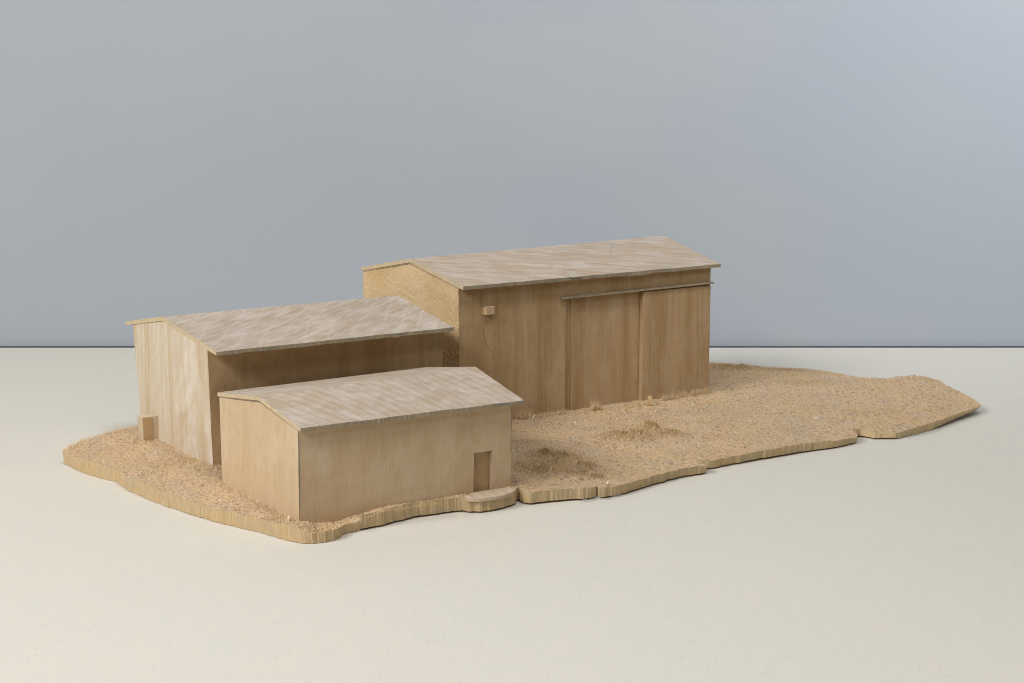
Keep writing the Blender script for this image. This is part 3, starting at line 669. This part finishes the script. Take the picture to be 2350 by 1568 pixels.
# rear rim
k = [i for i in range(npoly) if PX[i] > 0.23 and PY[i] > 1.72 or (PX[i] < -0.37 and PY[i] > 1.44)]
k = rng.choice(k, 5200); rx = PX[k]+rng.normal(0, 0.004, len(k)); ry = PY[k]-np.abs(rng.normal(0, 0.008, len(k)))
kk = inside(rx, ry) & ~in_shed(rx, ry); rx, ry = rx[kk], ry[kk]
fall = np.clip(1.25-(rx-0.24)/0.16, 0.35, 1.0)
slivers('rim_fringe', rx-RO.x, ry-RO.y, terr(rx, ry)-0.0006, rng.uniform(0.0016, 0.0062, len(rx))*fall**1.5, rng.uniform(0.0001, 0.00028, len(rx)), rng.uniform(0.02, 0.6, len(rx)), M_fibre, root)['kind'] = 'stuff'

# smooth half-round doorstep in front of the doorway
prof = [(1066,1139),(1067,1143),(1072,1145),(1100,1145),(1126,1142),(1150,1138),(1172,1131),(1182,1125.5),(1184,1121),(1178,1117),(1171,1117),(1123,1125),(1081,1131)]
P = [at(x, y, 0.0136) for x, y in prof]
n_ = len(P); V = [p-RO+Vector((0, 0, 0.0)) for p in P]+[p-RO-Vector((0, 0, 0.0025)) for p in P]
def step_mat():
    t = NT('doorstep_wood'); w = t.wave(t.coord((1, 0.4, 1), rot=(0, 0, math.radians(-20))), 30, dist=1.5)
    return t.out(t.mix(t.ramp(w, [(0.2, 0.0), (0.8, 1.0)]), (0.50, 0.39, 0.275), (0.55, 0.45, 0.34)))
mesh('doorstep', V, [tuple(range(n_))]+[(i, (i+1) % n_, n_+(i+1) % n_, n_+i) for i in range(n_)]+[tuple(range(2*n_-1, n_-1, -1))], step_mat(), root)

# ------------------------------------------------------------------ loose chips and lint
def chip(x, y, dx, dz, ln_, w, t, mat, label, z=None, cat='wood chip'):
    p = at(x, y, 0.0145); zz = (tz(p.x, p.y) if z is None else z)
    p = at(x, y, zz+0.0006)
    o = bpy.data.objects.new('wood_chip', None)
    a = Vector((math.cos(dx)*math.cos(dz), math.sin(dx)*math.cos(dz), math.sin(dz)))
    b = Vector((-math.sin(dx), math.cos(dx), 0)); c = a.cross(b)
    bm = bmesh.new(); rows = []
    for i in range(6):
        u = i/5; ww = w*(0.45+0.55*math.sin(math.pi*(0.15+0.7*u))); ctr = a*(u*ln_)+c*(0.12*ln_*math.sin(math.pi*u))
        rows.append([bm.verts.new(ctr+b*sx*ww*0.5+c*sy*t*0.5+wob(ctr+b*sx*ww, 500, ln_*0.05, x)) for sx, sy in ((-1, -1), (1, -1), (1, 1), (-1, 1))])
    for r1, r2 in zip(rows, rows[1:]):
        for k in range(4): bm.faces.new((r1[k], r1[(k+1) % 4], r2[(k+1) % 4], r2[k]))
    bm.faces.new(rows[0]); bm.faces.new(rows[-1])
    ob = finish(bm, 'wood_chip', mat, None, 1e-8); ob.location = p; tag(ob, label, cat); bpy.data.objects.remove(o)
    return ob
chip(1600,893,0.3,0.1,0.0085,0.0040,0.0018,M_white,'whitish curled wood chip caught at the right foot of the tall shed', z=0.0195)
chip(1222,964,1.0,0.7,0.0070,0.0018,0.0011,M_pale,'pale chip leaning on the tall shed wall beside the small shed roof corner')
chip(1491,930,1.5,1.35,0.0105,0.0052,0.0010,M_ochre,'flat splinter standing upright against the right sliding door')
chip(1393,1113,0.9,0.7,0.0045,0.0018,0.0014,M_pale,'pale curled chip on the front rim of the base near the notch')
chip(812,1200,0.5,0.12,0.0070,0.0020,0.0012,M_block,'pale sliver on the low ledge of the base below the small shed', z=0.0088)
chip(1504,946,0.6,0.6,0.0030,0.0022,0.0018,M_pale,'tiny pale crumb on the ground in front of the right sliding door')
chip(1180,1105,0.2,0.2,0.0040,0.0016,0.0012,M_pale,'small pale chip beside the right corner of the small shed')
chip(662,1196,1.2,1.0,0.0045,0.0020,0.0012,M_block,'pointed chip at the front corner foot of the small shed')
chip(1866,961,0.1,0.1,0.0062,0.0026,0.0014,M_white,'left of two whitish crumbs on the open right part of the base')
chip(1896,966,0.4,0.1,0.0055,0.0024,0.0014,M_white,'right of two whitish crumbs on the open right part of the base')
def lint(pts, amp, n, label, r=0.00016):
    root_ = None; bm = bmesh.new()
    P0 = at(*pts[0], 0.0)
    for s_ in range(n):
        pr = []
        for i in range(22):
            t = i/21*(len(pts)-1); k = min(int(t), len(pts)-2); x = pts[k][0]+(pts[k+1][0]-pts[k][0])*(t-k); y = pts[k][1]+(pts[k+1][1]-pts[k][1])*(t-k)
            p = at(x, y, 0.0012)-P0+noise.noise_vector(Vector((t*2.6, s_*3.1, x*0.02)))*amp; p.z = max(0.0004, p.z)
            pr.append(p)
        rings = [[bm.verts.new(p+Vector((math.cos(a_)*r*.5, math.sin(a_)*r*.5, math.sin(a_+1)*r))) for a_ in (0, 2.1, 4.2)] for p in pr]
        for a_, b_ in zip(rings, rings[1:]):
            for k in range(3): bm.faces.new((a_[k], a_[(k+1) % 3], b_[(k+1) % 3], b_[k]))
    o = finish(bm, 'lint_thread', M_lint, None, 1e-9); o.location = P0; tag(o, label, 'lint')
lint([(1335,1151),(1358,1147),(1370,1143),(1388,1146),(1430,1137)], 0.0022, 4, 'grey tangle of lint threads under the notch in the front edge of the base')
lint([(2085,1005),(2110,999),(2150,990),(2160,984)], 0.0014, 3, 'grey lint threads under the right-hand edge of the base')
